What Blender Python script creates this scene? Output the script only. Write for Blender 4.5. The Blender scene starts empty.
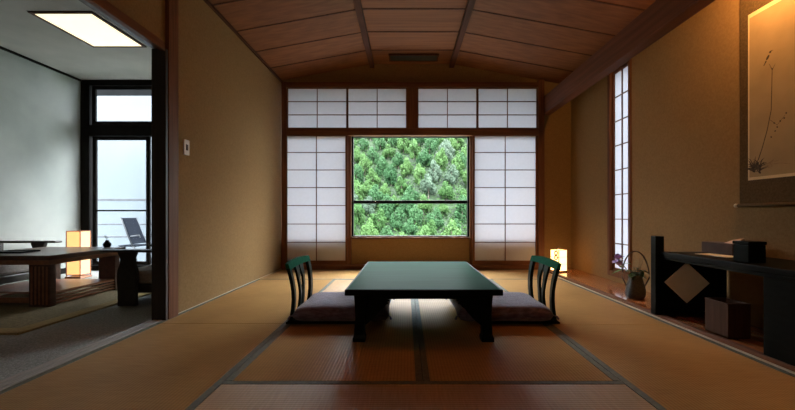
import bpy, bmesh, math, random
from mathutils import Vector, Matrix
random.seed(7)
PI = math.pi
D = bpy.data
scene = bpy.context.scene
COL = scene.collection

# ------------------------------------------------------------------ helpers
def link(o):
    COL.objects.link(o)
    return o

def tag(o, label=None, cat=None, group=None, kind=None):
    if label: o['label'] = label
    if cat: o['category'] = cat
    if group: o['group'] = group
    if kind: o['kind'] = kind
    return o

def thing(name, label, cat, loc=(0, 0, 0), rz=0.0, group=None):
    o = link(D.objects.new(name, None))
    o.empty_display_size = 0.1
    o.location = loc
    o.rotation_euler = (0, 0, rz)
    return tag(o, label, cat, group)

def copy_tree(o, parent=None):
    kids = list(o.children)
    c = link(o.copy())
    c.parent = parent
    for k in kids:
        copy_tree(k, c)
    return c

class MB:
    """collects shapes of ONE part"""
    def __init__(self):
        self.bm = bmesh.new()
    def face(self, pts):
        return self.bm.faces.new([self.bm.verts.new(p) for p in pts])
    def box(self, x0, y0, z0, x1, y1, z1, bev=0.0):
        b = bmesh.new()
        bmesh.ops.create_cube(b, size=1.0)
        for v in b.verts:
            v.co = Vector((x0 + (v.co.x + .5) * (x1 - x0), y0 + (v.co.y + .5) * (y1 - y0), z0 + (v.co.z + .5) * (z1 - z0)))
        if bev > 0:
            bev = min(bev, .45 * min(abs(x1 - x0), abs(y1 - y0), abs(z1 - z0)))
            bmesh.ops.bevel(b, geom=b.edges[:], offset=bev, segments=2, profile=.5, affect='EDGES')
        return self.merge(b)
    def merge(self, b, M=None):
        m = D.meshes.new('tmp')
        if M is not None: b.transform(M)
        b.to_mesh(m); b.free()
        self.bm.from_mesh(m)
        D.meshes.remove(m)
        return self
    def prism(self, pts, axis, a, b_, bev=0.0):
        """polygon pts (2d) extruded along axis from a to b_. axis x: pts=(y,z); y: (x,z); z: (x,y)"""
        b = bmesh.new()
        def P(p, t):
            return {'x': (t, p[0], p[1]), 'y': (p[0], t, p[1]), 'z': (p[0], p[1], t)}[axis]
        lo = [b.verts.new(P(p, a)) for p in pts]
        hi = [b.verts.new(P(p, b_)) for p in pts]
        n = len(pts)
        b.faces.new(lo); b.faces.new(list(reversed(hi)))
        for i in range(n):
            b.faces.new([lo[i], hi[i], hi[(i + 1) % n], lo[(i + 1) % n]])
        bmesh.ops.recalc_face_normals(b, faces=b.faces[:])
        if bev > 0:
            bmesh.ops.bevel(b, geom=b.edges[:], offset=bev, segments=1, affect='EDGES')
        return self.merge(b)
    def tube(self, pts, r, seg=8, close=False):
        b = bmesh.new()
        pts = [Vector(p) for p in pts]
        n = len(pts)
        rs = r if isinstance(r, (list, tuple)) else [r] * n
        rings = []
        up = Vector((0, 0, 1))
        for i, p in enumerate(pts):
            if close:
                d = pts[(i + 1) % n] - pts[i - 1]
            else:
                d = pts[min(i + 1, n - 1)] - pts[max(i - 1, 0)]
            d.normalize()
            s = d.cross(up)
            if s.length < .05: s = d.cross(Vector((0, 1, 0)))
            s.normalize(); t = s.cross(d).normalized()
            rings.append([b.verts.new(p + (s * math.cos(2 * PI * k / seg) + t * math.sin(2 * PI * k / seg)) * rs[i]) for k in range(seg)])
        m = n if close else n - 1
        for i in range(m):
            A, B = rings[i], rings[(i + 1) % n]
            for k in range(seg):
                b.faces.new([A[k], A[(k + 1) % seg], B[(k + 1) % seg], B[k]])
        if not close:
            b.faces.new(list(reversed(rings[0]))); b.faces.new(rings[-1])
        bmesh.ops.recalc_face_normals(b, faces=b.faces[:])
        return self.merge(b)
    def lathe(self, prof, c=(0, 0, 0), seg=24, wob=None):
        b = bmesh.new()
        rings = []
        for (r, z) in prof:
            rings.append([b.verts.new((c[0] + max(r, 1e-4) * math.cos(2 * PI * k / seg), c[1] + max(r, 1e-4) * math.sin(2 * PI * k / seg), c[2] + z)) for k in range(seg)])
        for A, B in zip(rings, rings[1:]):
            for k in range(seg):
                b.faces.new([A[k], A[(k + 1) % seg], B[(k + 1) % seg], B[k]])
        b.faces.new(list(reversed(rings[0]))); b.faces.new(rings[-1])
        bmesh.ops.recalc_face_normals(b, faces=b.faces[:])
        return self.merge(b)
    def strip(self, rows, xf, th):
        """solid upright strip: rows of (y0, y1, z); xf(z, y) gives x; thickness th"""
        b = bmesh.new()
        R = []
        for (y0, y1, z) in rows:
            R.append([b.verts.new((xf(z, y0) - th / 2, y0, z)), b.verts.new((xf(z, y1) - th / 2, y1, z)),
                      b.verts.new((xf(z, y1) + th / 2, y1, z)), b.verts.new((xf(z, y0) + th / 2, y0, z))])
        for A, B in zip(R, R[1:]):
            for k in range(4):
                b.faces.new([A[k], A[(k + 1) % 4], B[(k + 1) % 4], B[k]])
        b.faces.new(list(reversed(R[0]))); b.faces.new(R[-1])
        bmesh.ops.recalc_face_normals(b, faces=b.faces[:])
        return self.merge(b)
    def build(self, name, mat, parent=None, smooth=False, loc=None, rz=0.0):
        me = D.meshes.new(name)
        self.bm.to_mesh(me); self.bm.free()
        if smooth:
            for p in me.polygons: p.use_smooth = True
        mats = mat if isinstance(mat, (list, tuple)) else [mat]
        for m in mats: me.materials.append(m)
        o = link(D.objects.new(name, me))
        if parent is not None: o.parent = parent
        if loc is not None: o.location = loc
        o.rotation_euler[2] = rz
        return o

def box_obj(name, mat, b, parent=None, bev=0.0, kind=None):
    o = MB().box(*b, bev=bev).build(name, mat, parent)
    if kind: o['kind'] = kind
    return o

def struct(name, mat, b, bev=0.0, parent=None):
    o = box_obj(name, mat, b, parent, bev)
    if parent is None: o['kind'] = 'structure'
    return o

# ------------------------------------------------------------------ materials
def new_mat(name):
    m = D.materials.new(name); m.use_nodes = True
    nt = m.node_tree
    for n in list(nt.nodes): nt.nodes.remove(n)
    out = nt.nodes.new('ShaderNodeOutputMaterial')
    return m, nt, out

def N(nt, t, **kw):
    n = nt.nodes.new(t)
    for k, v in kw.items():
        if k in n.inputs.keys(): n.inputs[k].default_value = v
        else: setattr(n, k, v)
    return n

def rgba(c): return (c[0], c[1], c[2], 1.0)

def surf(name, c, rough=.6, c2=None, scale=8.0, stretch=(1, 1, 1), detail=4.0, bump=0.0, bscale=None, spec=.5, coat=0.0, metallic=0.0, contrast=(.35, .65), sheen=0.0, rot=0.0):
    """principled, colour varied between c and c2 by stretched noise, optional bump"""
    m, nt, out = new_mat(name)
    p = N(nt, 'ShaderNodeBsdfPrincipled')
    p.inputs['Roughness'].default_value = rough
    p.inputs['Specular IOR Level'].default_value = spec
    p.inputs['Metallic'].default_value = metallic
    p.inputs['Coat Weight'].default_value = coat
    p.inputs['Sheen Weight'].default_value = sheen
    nt.links.new(p.outputs[0], out.inputs[0])
    tc = N(nt, 'ShaderNodeTexCoord')
    mp = N(nt, 'ShaderNodeMapping')
    mp.inputs['Scale'].default_value = stretch
    mp.inputs['Rotation'].default_value = (0, 0, rot)
    nt.links.new(tc.outputs['Object'], mp.inputs[0])
    no = N(nt, 'ShaderNodeTexNoise')
    no.inputs['Scale'].default_value = scale; no.inputs['Detail'].default_value = detail
    nt.links.new(mp.outputs[0], no.inputs['Vector'])
    if c2 is not None:
        r = N(nt, 'ShaderNodeValToRGB')
        r.color_ramp.elements[0].position = contrast[0]; r.color_ramp.elements[1].position = contrast[1]
        r.color_ramp.elements[0].color = rgba(c); r.color_ramp.elements[1].color = rgba(c2)
        nt.links.new(no.outputs['Fac'], r.inputs[0]); nt.links.new(r.outputs[0], p.inputs['Base Color'])
    else:
        p.inputs['Base Color'].default_value = rgba(c)
    if bump > 0:
        bn = no
        if bscale:
            bn = N(nt, 'ShaderNodeTexNoise')
            bn.inputs['Scale'].default_value = bscale; bn.inputs['Detail'].default_value = 3
            nt.links.new(mp.outputs[0], bn.inputs['Vector'])
        bu = N(nt, 'ShaderNodeBump'); bu.inputs['Strength'].default_value = bump; bu.inputs['Distance'].default_value = .01
        nt.links.new(bn.outputs['Fac'], bu.inputs['Height']); nt.links.new(bu.outputs[0], p.inputs['Normal'])
    return m

def tatami_mat():
    m, nt, out = new_mat('tatami_straw')
    p = N(nt, 'ShaderNodeBsdfPrincipled')
    p.inputs['Roughness'].default_value = .47
    p.inputs['Anisotropic'].default_value = .85
    p.inputs['Specular IOR Level'].default_value = .19
    nt.links.new(p.outputs[0], out.inputs[0])
    tc = N(nt, 'ShaderNodeTexCoord')
    # woven ridges: run along the mat (local Y), 15 mm apart
    wv = N(nt, 'ShaderNodeTexWave', wave_type='BANDS', bands_direction='X')
    wv.inputs['Scale'].default_value = 20.0; wv.inputs['Distortion'].default_value = .25; wv.inputs['Detail'].default_value = 1
    nt.links.new(tc.outputs['Object'], wv.inputs['Vector'])
    mp = N(nt, 'ShaderNodeMapping'); mp.inputs['Scale'].default_value = (8, 120, 1)
    nt.links.new(tc.outputs['Object'], mp.inputs[0])
    n1 = N(nt, 'ShaderNodeTexNoise'); n1.inputs['Scale'].default_value = 1.0; n1.inputs['Detail'].default_value = 3
    nt.links.new(mp.outputs[0], n1.inputs['Vector'])
    n2 = N(nt, 'ShaderNodeTexNoise'); n2.inputs['Scale'].default_value = 2.2; n2.inputs['Detail'].default_value = 2
    nt.links.new(tc.outputs['Object'], n2.inputs['Vector'])
    mx = N(nt, 'ShaderNodeMix', data_type='FLOAT'); mx.inputs[0].default_value = .4
    nt.links.new(n1.outputs['Fac'], mx.inputs[2]); nt.links.new(n2.outputs['Fac'], mx.inputs[3])
    r = N(nt, 'ShaderNodeValToRGB')
    r.color_ramp.elements[0].position = .33; r.color_ramp.elements[1].position = .68
    r.color_ramp.elements[0].color = rgba((.325, .178, .064)); r.color_ramp.elements[1].color = rgba((.465, .280, .110))
    nt.links.new(mx.outputs[0], r.inputs[0])
    gr = N(nt, 'ShaderNodeMix', data_type='RGBA', blend_type='MULTIPLY'); gr.inputs[0].default_value = .45
    rr = N(nt, 'ShaderNodeValToRGB'); rr.color_ramp.elements[0].position = .1; rr.color_ramp.elements[1].position = .45
    rr.color_ramp.elements[0].color = rgba((.52, .48, .40)); rr.color_ramp.elements[1].color = (1, 1, 1, 1)
    nt.links.new(wv.outputs['Fac'], rr.inputs[0])
    nt.links.new(r.outputs[0], gr.inputs[6]); nt.links.new(rr.outputs[0], gr.inputs[7])
    nt.links.new(gr.outputs[2], p.inputs['Base Color'])
    bu = N(nt, 'ShaderNodeBump'); bu.inputs['Strength'].default_value = .25; bu.inputs['Distance'].default_value = .003
    nt.links.new(wv.outputs['Fac'], bu.inputs['Height']); nt.links.new(bu.outputs[0], p.inputs['Normal'])
    # rush fibres lie across the mat (local X): rougher along local Y
    cx = N(nt, 'ShaderNodeCombineXYZ'); cx.inputs[1].default_value = 1
    vt = N(nt, 'ShaderNodeVectorTransform', vector_type='VECTOR', convert_from='OBJECT', convert_to='WORLD')
    nt.links.new(cx.outputs[0], vt.inputs[0]); nt.links.new(vt.outputs[0], p.inputs['Tangent'])
    return m

def paper_mat(name, c, t=.5):
    m, nt, out = new_mat(name)
    tc = N(nt, 'ShaderNodeTexCoord')
    n = N(nt, 'ShaderNodeTexNoise'); n.inputs['Scale'].default_value = 30; n.inputs['Detail'].default_value = 5
    nt.links.new(tc.outputs['Object'], n.inputs['Vector'])
    r = N(nt, 'ShaderNodeValToRGB')
    r.color_ramp.elements[0].color = rgba([x * .9 for x in c]); r.color_ramp.elements[1].color = rgba(c)
    nt.links.new(n.outputs['Fac'], r.inputs[0])
    d = N(nt, 'ShaderNodeBsdfDiffuse'); tr = N(nt, 'ShaderNodeBsdfTranslucent')
    nt.links.new(r.outputs[0], d.inputs[0]); nt.links.new(r.outputs[0], tr.inputs[0])
    mx = N(nt, 'ShaderNodeMixShader'); mx.inputs[0].default_value = t
    nt.links.new(d.outputs[0], mx.inputs[1]); nt.links.new(tr.outputs[0], mx.inputs[2])
    nt.links.new(mx.outputs[0], out.inputs[0])
    return m

def glass_mat():
    m, nt, out = new_mat('window_glass')
    t = N(nt, 'ShaderNodeBsdfTransparent'); t.inputs[0].default_value = (.97, .985, .98, 1)
    g = N(nt, 'ShaderNodeBsdfGlossy'); g.inputs['Roughness'].default_value = .02
    f = N(nt, 'ShaderNodeFresnel'); f.inputs[0].default_value = 1.04
    mx = N(nt, 'ShaderNodeMixShader')
    nt.links.new(f.outputs[0], mx.inputs[0]); nt.links.new(t.outputs[0], mx.inputs[1]); nt.links.new(g.outputs[0], mx.inputs[2])
    nt.links.new(mx.outputs[0], out.inputs[0])
    return m

def glow_mat(name, c, e, strength):
    m, nt, out = new_mat(name)
    p = N(nt, 'ShaderNodeBsdfPrincipled'); p.inputs['Base Color'].default_value = rgba(c); p.inputs['Roughness'].default_value = .8
    tc = N(nt, 'ShaderNodeTexCoord')
    n = N(nt, 'ShaderNodeTexNoise'); n.inputs['Scale'].default_value = 14
    nt.links.new(tc.outputs['Object'], n.inputs['Vector'])
    r = N(nt, 'ShaderNodeValToRGB'); r.color_ramp.elements[0].color = rgba([x * .88 for x in e]); r.color_ramp.elements[1].color = rgba(e)
    nt.links.new(n.outputs['Fac'], r.inputs[0]); nt.links.new(r.outputs[0], p.inputs['Emission Color'])
    p.inputs['Emission Strength'].default_value = strength
    nt.links.new(p.outputs[0], out.inputs[0])
    return m

def leaf_mat(name, ca, cb):
    m, nt, out = new_mat(name)
    oi = N(nt, 'ShaderNodeObjectInfo')
    ge = N(nt, 'ShaderNodeNewGeometry')
    r = N(nt, 'ShaderNodeValToRGB'); r.color_ramp.elements[0].color = rgba(ca); r.color_ramp.elements[1].color = rgba(cb)
    mx = N(nt, 'ShaderNodeMix', data_type='FLOAT'); mx.inputs[0].default_value = .5
    nt.links.new(oi.outputs['Random'], mx.inputs[2]); nt.links.new(ge.outputs['Random Per Island'], mx.inputs[3])
    nt.links.new(mx.outputs[0], r.inputs[0])
    d = N(nt, 'ShaderNodeBsdfPrincipled'); d.inputs['Roughness'].default_value = .6; d.inputs['Specular IOR Level'].default_value = .08
    t = N(nt, 'ShaderNodeBsdfTranslucent')
    nt.links.new(r.outputs[0], d.inputs['Base Color']); nt.links.new(r.outputs[0], t.inputs[0])
    ms = N(nt, 'ShaderNodeMixShader'); ms.inputs[0].default_value = .3
    nt.links.new(d.outputs[0], ms.inputs[1]); nt.links.new(t.outputs[0], ms.inputs[2]); nt.links.new(ms.outputs[0], out.inputs[0])
    return m

M = {}
M['plaster'] = surf('ochre_sand_plaster', (.235, .146, .062), .95, (.275, .175, .077), 70.0, detail=8.0, bump=.5, bscale=200, spec=.1)
M['plaster_pale'] = surf('pale_green_plaster', (.32, .34, .32), .95, (.38, .395, .375), 2.5, bump=.5, bscale=180, spec=.1)
M['plaster_ceil'] = surf('grey_plaster_ceiling', (.40, .385, .35), .95, (.46, .44, .40), 2.5, bump=.4, bscale=150, spec=.1)
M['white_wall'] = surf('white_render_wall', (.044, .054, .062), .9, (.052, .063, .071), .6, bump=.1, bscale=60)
M['ceil_wood'] = surf('ceiling_cedar', (.155, .056, .018), .6, (.22, .083, .028), 2.0, (.6, 14, 14), bump=.05, spec=.25)
M['ceil_wood_y'] = surf('ceiling_batten_cedar', (.060, .020, .009), .6, (.09, .032, .015), 3.0, (14, .6, 14), bump=.05, spec=.15)
M['red_wood_x'] = surf('reddish_cedar_grain_across', (.120, .047, .021), .5, (.172, .071, .033), 3.0, (.7, 16, 16), bump=.04, spec=.12)
M['red_wood_y'] = surf('reddish_cedar_grain_lengthwise', (.120, .047, .021), .5, (.172, .071, .033), 3.0, (16, .7, 16), bump=.04, spec=.12)
M['red_wood_z'] = surf('reddish_cedar_grain_upright', (.120, .047, .021), .5, (.172, .071, .033), 3.0, (16, 16, .7), bump=.04, spec=.12)
M['beam_wood'] = surf('red_brown_beam_wood', (.105, .038, .018), .65, (.15, .055, .028), 2.0, (14, .5, 14), bump=.04, spec=.2)
M['alcove_board'] = surf('polished_alcove_board', (.30, .105, .040), .16, (.44, .17, .068), 2.0, (12, .5, 12), bump=.015, coat=.4)
M['pale_strip'] = surf('pale_wood_strip', (.50, .42, .30), .5, (.60, .50, .36), 3.0, (14, .6, 14))
M['lattice'] = surf('shoji_lattice_wood', (.10, .042, .026), .5, (.16, .07, .042), 6.0, (3, 3, 3))
M['dark_frame'] = surf('dark_window_frame', (.006, .005, .0045), .5, (.010, .008, .007), 8.0, spec=.06)
M['dark_post'] = surf('shade_dark_jamb', (.018, .014, .012), .45, (.03, .022, .018), 3.0, (16, 16, .8))  # dark tone puts the shadow on the jamb's front into its colour
M['grey_track'] = surf('grey_worn_track_wood', (.20, .17, .15), .42, (.29, .25, .22), 3.0, (20, .8, 20), bump=.05)
M['paper'] = paper_mat('shoji_paper', (.575, .59, .66), .100)
M['glass'] = glass_mat()
M['tatami'] = tatami_mat()
M['heri'] = surf('tatami_border_cloth', (.085, .088, .062), .8, (.125, .127, .092), 60.0, bump=.1, bscale=400)
M['subfloor'] = surf('straw_board', (.28, .17, .07), .8, (.34, .21, .09), 5.0, (3, 40, 1))
M['carpet'] = surf('charcoal_carpet', (.21, .22, .21), .95, (.40, .405, .385), 90.0, bump=.7, bscale=160, spec=.05, contrast=(.3, .7))
M['rug'] = surf('olive_tan_rug', (.20, .165, .10), .95, (.31, .26, .165), 60.0, bump=.5, bscale=140, spec=.05)
M['rug_band'] = surf('golden_rug_edge', (.34, .25, .12), .95, (.44, .33, .17), 60.0, bump=.5, bscale=140, spec=.05)
M['green_lacquer'] = surf('green_lacquer', (.006, .090, .053), .35, (.009, .108, .064), 3.0, (.8, 9, 9), spec=.004, bump=.01)
M['black_lacquer'] = surf('black_lacquer', (.004, .005, .0045), .4, (.007, .008, .007), 5.0, (2, 2, 8), spec=.05)
M['dark_green_lacquer'] = surf('dark_green_lacquer', (.005, .010, .008), .4, (.008, .015, .011), 5.0, (8, 8, 2), spec=.06)
M['mauve'] = surf('mauve_woven_fabric', (.085, .062, .108), .85, (.18, .142, .215), 22.0, (1, 6, 1), bump=.35, bscale=180, sheen=.25, rot=.6)
M['walnut'] = surf('dark_walnut', (.065, .030, .020), .33, (.11, .050, .032), 2.5, (14, .8, 14), coat=.2, bump=.02)
M['walnut_red'] = surf('red_walnut', (.28, .115, .065), .3, (.40, .17, .095), 2.5, (14, .8, 14))
M['chair_dark'] = surf('dark_stained_chair_wood', (.012, .009, .008), .35, (.026, .018, .015), 4.0, (10, 2, 10))
M['grey_cloth'] = surf('grey_beige_upholstery', (.22, .19, .17), .9, (.30, .26, .235), 40.0, bump=.3, bscale=200)
M['metal_dark'] = surf('dark_painted_metal', (.022, .025, .03), .45, (.035, .038, .045), 10.0, metallic=.4)
M['mesh_blue'] = surf('slate_blue_mesh_fabric', (.006, .008, .012), .8, (.010, .012, .018), 80.0, bump=.2, spec=.05)
M['scroll_cloth'] = surf('scroll_mounting_brocade', (.070, .046, .021), .85, (.10, .066, .031), 90.0, bump=.1, bscale=300, spec=.1)
M['scroll_paper'] = surf('aged_scroll_paper', (.30, .215, .112), .85, (.36, .26, .14), 5.0, bump=.05)
M['scroll_edge'] = surf('scroll_inner_band', (.60, .47, .28), .8, (.66, .52, .32), 30.0)
M['ink'] = surf('brushed_ink', (.03, .02, .01), .9, (.07, .045, .022), 60.0)
M['ink_pale'] = surf('pale_brushed_ink', (.20, .13, .06), .9, (.29, .20, .10), 60.0)
M['cream_paper'] = surf('cream_card', (.86, .81, .70), .8, (.90, .86, .76), 20.0)
M['white_tissue'] = surf('pinkish_tissue', (.66, .46, .38), .9, (.72, .52, .43), 20.0)
M['box_brown'] = surf('dark_brown_box', (.060, .030, .020), .5, (.09, .045, .03), 10.0, spec=.1)
M['bin_wood'] = surf('brown_bin_wood', (.055, .024, .012), .6, (.080, .036, .018), 4.0, (12, 12, 1), spec=.1)
M['basket'] = surf('black_bamboo_weave', (.016, .014, .011), .5, (.06, .05, .036), 70.0, (1, 1, 3), bump=.8, bscale=90)
M['cane'] = surf('brown_bent_cane', (.06, .04, .024), .5, (.11, .075, .045), 30.0)
M['leaf'] = surf('green_leaf', (.055, .13, .03), .5, (.10, .20, .05), 20.0)
M['leaf_dark'] = surf('dark_green_leaf', (.022, .05, .02), .5, (.04, .08, .03), 20.0)
M['petal'] = surf('violet_petal', (.42, .28, .66), .6, (.60, .46, .80), 30.0)
M['lantern_glow'] = glow_mat('lit_lantern_paper', (.9, .8, .6), (1.0, .54, .20), 5.0)
M['lamp_glow'] = glow_mat('lit_floor_lamp_paper', (.35, .27, .18), (1.0, .54, .19), 1.45)
M['panel_glow'] = glow_mat('lit_ceiling_diffuser', (.9, .9, .85), (1.0, .84, .50), 1.6)
M['plate'] = surf('beige_switch_plate', (.52, .42, .32), .4, (.55, .45, .345), 10.0)
M['vent'] = surf('dark_vent_metal', (.02, .022, .018), .5, (.03, .032, .026), 20.0)
M['concrete'] = surf('grey_balcony_concrete', (.30, .31, .31), .9, (.38, .39, .39), 5.0, bump=.2)
M['hill'] = surf('hillside_undergrowth', (.005, .013, .004), .95, (.012, .026, .008), .6, bump=.3)  # slope kept dark too, shade under the trees put into the colour
M['bark'] = surf('tree_bark', (.05, .04, .03), .9, (.085, .07, .05), 3.0)
M['leaf_bright'] = leaf_mat('fresh_green_leaves', (.017, .049, .013), (.054, .100, .031))
M['leaf_deep'] = leaf_mat('deep_green_leaves', (.011, .038, .013), (.033, .074, .029))
M['leaf_under'] = leaf_mat('shade_dark_undergrowth', (.009, .028, .006), (.026, .058, .014))  # darkened so the gaps between crowns read as shadow
M['leaf_grey'] = leaf_mat('silver_green_leaves', (.034, .058, .036), (.066, .090, .063))

# ------------------------------------------------------------------ geometry constants (metres)
F, VX, VY, H = 378.0, 406.0, 215.0, .746
YF = 5.22                 # far wall
XL, XS, XR = -1.72, 1.83, 2.28     # left wall, tatami edge at alcove, alcove wall
YB = -1.7                 # wall behind the camera
LX = -4.49                # adjoining room's outer wall
def fx(px): return (px - VX) / F * YF
def fz(py): return H - (py - VY) / F * YF

# ------------------------------------------------------------------ the setting
struct('floor', M['subfloor'], (-1.72, YB, -.12, 2.4, 5.40, -.055))
struct('floor_near', M['subfloor'], (-1.72, YB, -.055, 1.83, .79, -.002))
struct('floor_carpet', M['carpet'], (LX - .1, YB, -.12, -1.81, 5.40, -.02))
struct('floor_alcove', M['alcove_board'], (1.875, YB, -.055, XR + .05, YF + .02, .022))
struct('trim_1', M['red_wood_y'], (1.838, YB, -.055, 1.875, YF, .024), bev=.003)
struct('trim_2', M['pale_strip'], (1.818, YB, -.055, 1.838, YF, .003))
# walls
wl = MB()
wl.box(-1.80, 2.70, -.05, XL, 5.40, 2.75)
wl.build('wall_left', M['plaster'])['kind'] = 'structure'
struct('wall_above_opening', M['plaster'], (-1.80, YB, 1.962, XL, 2.70, 2.72))
wf = MB()
wf.box(-1.85, YF, 2.565, 2.42, 5.36, 2.95)
wf.box(1.87, YF, -.05, 2.42, 5.36, 2.565)
wf.box(-1.72, 5.262, -.05, 1.87, 5.36, .445)
wf.build('wall_far', M['plaster'])['kind'] = 'structure'
# alcove wall with the slit for the slim window
SY0, SY1, SZ0, SZ1 = 3.83, 4.25, .085, 2.37
wr = MB()
wr.box(XR, YB, -.05, XR + .13, SY0, 2.95)
wr.box(XR, SY1, -.05, XR + .13, 5.36, 2.95)
wr.box(XR, SY0, -.05, XR + .13, SY1, SZ0)
wr.box(XR, SY0, SZ1, XR + .13, SY1, 2.95)
wr.build('wall_right', M['plaster'])['kind'] = 'structure'
struct('wall_back', M['plaster'], (LX - .1, YB - .1, -.12, 2.42, YB, 2.95))
# adjoining room
struct('wall_outer', M['plaster_pale'], (LX - .12, YB, -.12, LX, 5.36, 2.75))
struct('wall_veranda_end', M['plaster_pale'], (-2.40, YF, -.12, -1.84, 5.36, 2.75))
struct('ceiling_veranda', M['plaster_ceil'], (LX - .12, YB - .1, 2.61, -1.84, 5.36, 2.70))
struct('trim_3', M['dark_frame'], (LX, YB, 2.585, LX + .02, YF, 2.61))
struct('baseboard_outer', M['dark_frame'], (LX, YB, -.02, LX + .015, YF, .05))
struct('baseboard_left', M['pale_strip'], (XL - .002, 2.82, -.01, XL + .004, YF - .005, .005))

# boat shaped ceiling: lapped boards across, flat middle and sloping sides
XA, XB, ZC, SL = -.47, .63, 2.83, .182
def zc(x):
    if x < XA: return ZC - (XA - x) * SL
    if x > XB: return ZC - (x - XB) * SL
    return ZC
cm = MB()
ys = [YF + .02, 4.775]
while ys[-1] > YB: ys.append(ys[-1] - .477)
def slab(x0, x1, y0, y1, drop, t):
    q = bmesh.new()
    pts = [(x0, y0), (x1, y0), (x1, y1), (x0, y1)]
    lo = [q.verts.new((x, y, zc(x) - drop)) for x, y in pts]; hi = [q.verts.new((x, y, zc(x) + t)) for x, y in pts]
    q.faces.new(lo); q.faces.new(list(reversed(hi)))
    for i in range(4): q.faces.new([lo[i], hi[i], hi[(i + 1) % 4], lo[(i + 1) % 4]])
    bmesh.ops.recalc_face_normals(q, faces=q.faces[:])
    return q
for (x0, x1) in ((-1.86, XA), (XA, XB), (XB, 2.42)):
    cm.merge(slab(x0, x1, YB, YF + .02, 0, .05))
ceil_o = cm.build('ceiling', M['ceil_wood']); ceil_o['kind'] = 'structure'
cb = MB()
for yj in ys[1:-1]:
    for (x0, x1) in ((-1.72, XA), (XA, XB), (XB, 2.27)):
        cb.merge(slab(x0, x1, yj - .008, yj + .008, .005, 0))
cb.build('cover_strip', M['ceil_wood_y'], ceil_o)
for i, x in enumerate((XA, XB)):
    struct('trim_%d' % (4 + i), M['ceil_wood_y'], (x - .032, YB, ZC - .055, x + .032, YF, ZC - .0), bev=.004)
# cornice strips along the ceiling edges
struct('trim_6', M['ceil_wood_y'], (XL, 2.9, zc(XL) - .035, XL + .022, YF, zc(XL) - .01))
# alcove header beam
struct('beam_alcove', M['beam_wood'], (1.885, YB, 2.125, 1.99, YF, 2.365), bev=.004)

# posts, lintels and rails of the far wall
struct('trim_7', M['red_wood_z'], (fx(282.6), YF - .05, 0, fx(287.6), YF + .04, 2.57), bev=.003)
struct('trim_8', M['red_wood_z'], (fx(537), YF - .06, 0, fx(543), YF + .04, zc(1.85) - .01), bev=.003)
struct('trim_9', M['red_wood_x'], (fx(287.6), YF - .055, fz(88.4), fx(537), YF + .04, fz(83.5)), bev=.003)
struct('trim_10', M['red_wood_x'], (fx(287.6), YF - .055, fz(136), fx(537), YF + .04, fz(129)), bev=.003)
struct('trim_11', M['red_wood_z'], (fx(406.6), YF - .05, fz(129), fx(417.8), YF + .04, fz(88.4)), bev=.003)
struct('trim_12', M['red_wood_z'], (fx(346.8), YF + .002, 0, fx(351), YF + .045, fz(136)), bev=.003)
struct('trim_13', M['red_wood_z'], (fx(470), YF + .002, 0, fx(474.4), YF + .045, fz(136)), bev=.003)
struct('trim_14', M['red_wood_x'], (fx(287.6), YF - .06, -.005, fx(537), YF + .044, .062), bev=.003)
# outer wall strip between the transoms and the shoji, and the eave
struct('roof', M['dark_frame'], (-2.55, 5.36, 2.80, 4.5, 5.98, 2.88))

struct('roof_veranda', M['dark_frame'], (-6.5, 5.36, 2.77, -2.55, 6.42, 2.86))

# main opening: post, jamb, lintel, track
struct('trim_15', M['red_wood_z'], (-1.735, 2.70, -.01, -1.693, 2.815, 2.66), bev=.003)
struct('trim_16', M['dark_post'], (-1.80, 2.672, -.02, -1.698, 2.699, 1.925), bev=.003)  # dark slab covering the post front, painted as its shaded face
struct('trim_17', M['red_wood_y'], (-1.735, YB, 1.905, -1.70, 2.671, 1.965), bev=.003)
struct('trim_18', M['dark_post'], (-1.80, YB, 1.925, -1.735, 2.671, 1.963), bev=.002)
tr = MB()
for a, b in ((-1.812, -1.79), (-1.784, -1.758), (-1.752, -1.72)):
    tr.box(a, YB, -.05, b, 2.67, .006, bev=.002)
tr.box(-1.812, YB, -.05, -1.72, 2.67, -.004)
tr.build('trim_19', M['grey_track'])['kind'] = 'structure'

# ------------------------------------------------------------------ main picture window
wx0, wx1, wz0, wz1 = fx(351), fx(470), fz(237.5), fz(136)
wz1 += .04
w = MB()
t_ = .026
w.box(wx0, 5.265, wz0, wx0 + t_, 5.335, wz1, bev=.002)
w.box(wx1 - t_, 5.265, wz0, wx1, 5.335, wz1, bev=.002)
w.box(wx0 + t_, 5.265, wz1 - .045, wx1 - t_, 5.335, wz1, bev=.002)
w.box(wx0 + t_, 5.265, wz0, wx1 - t_, 5.335, wz0 + .022, bev=.002)
win1 = w.build('window_1', M['dark_frame']); win1['kind'] = 'structure'
MB().face([(wx0 + t_, 5.30, wz0 + .02), (wx1 - t_, 5.30, wz0 + .02), (wx1 - t_, 5.30, wz1 - .043), (wx0 + t_, 5.30, wz1 - .043)])
g = MB(); g.face([(wx0 + t_, 5.30, wz0 + .02), (wx1 - t_, 5.30, wz0 + .02), (wx1 - t_, 5.30, wz1 - .043), (wx0 + t_, 5.30, wz1 - .043)])
g.build('pane', M['glass'], win1)
MB().box(wx0 + t_, 5.305, fz(203.4), wx1 - t_, 5.345, fz(200.2), bev=.004).build('guard_bar', M['dark_frame'], win1)
MB().box(fx(351), YF + .006, wz0 - .02, fx(470), 5.265, wz0 + .006, bev=.003).build('window_sill', M['red_wood_x'], win1)

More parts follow.
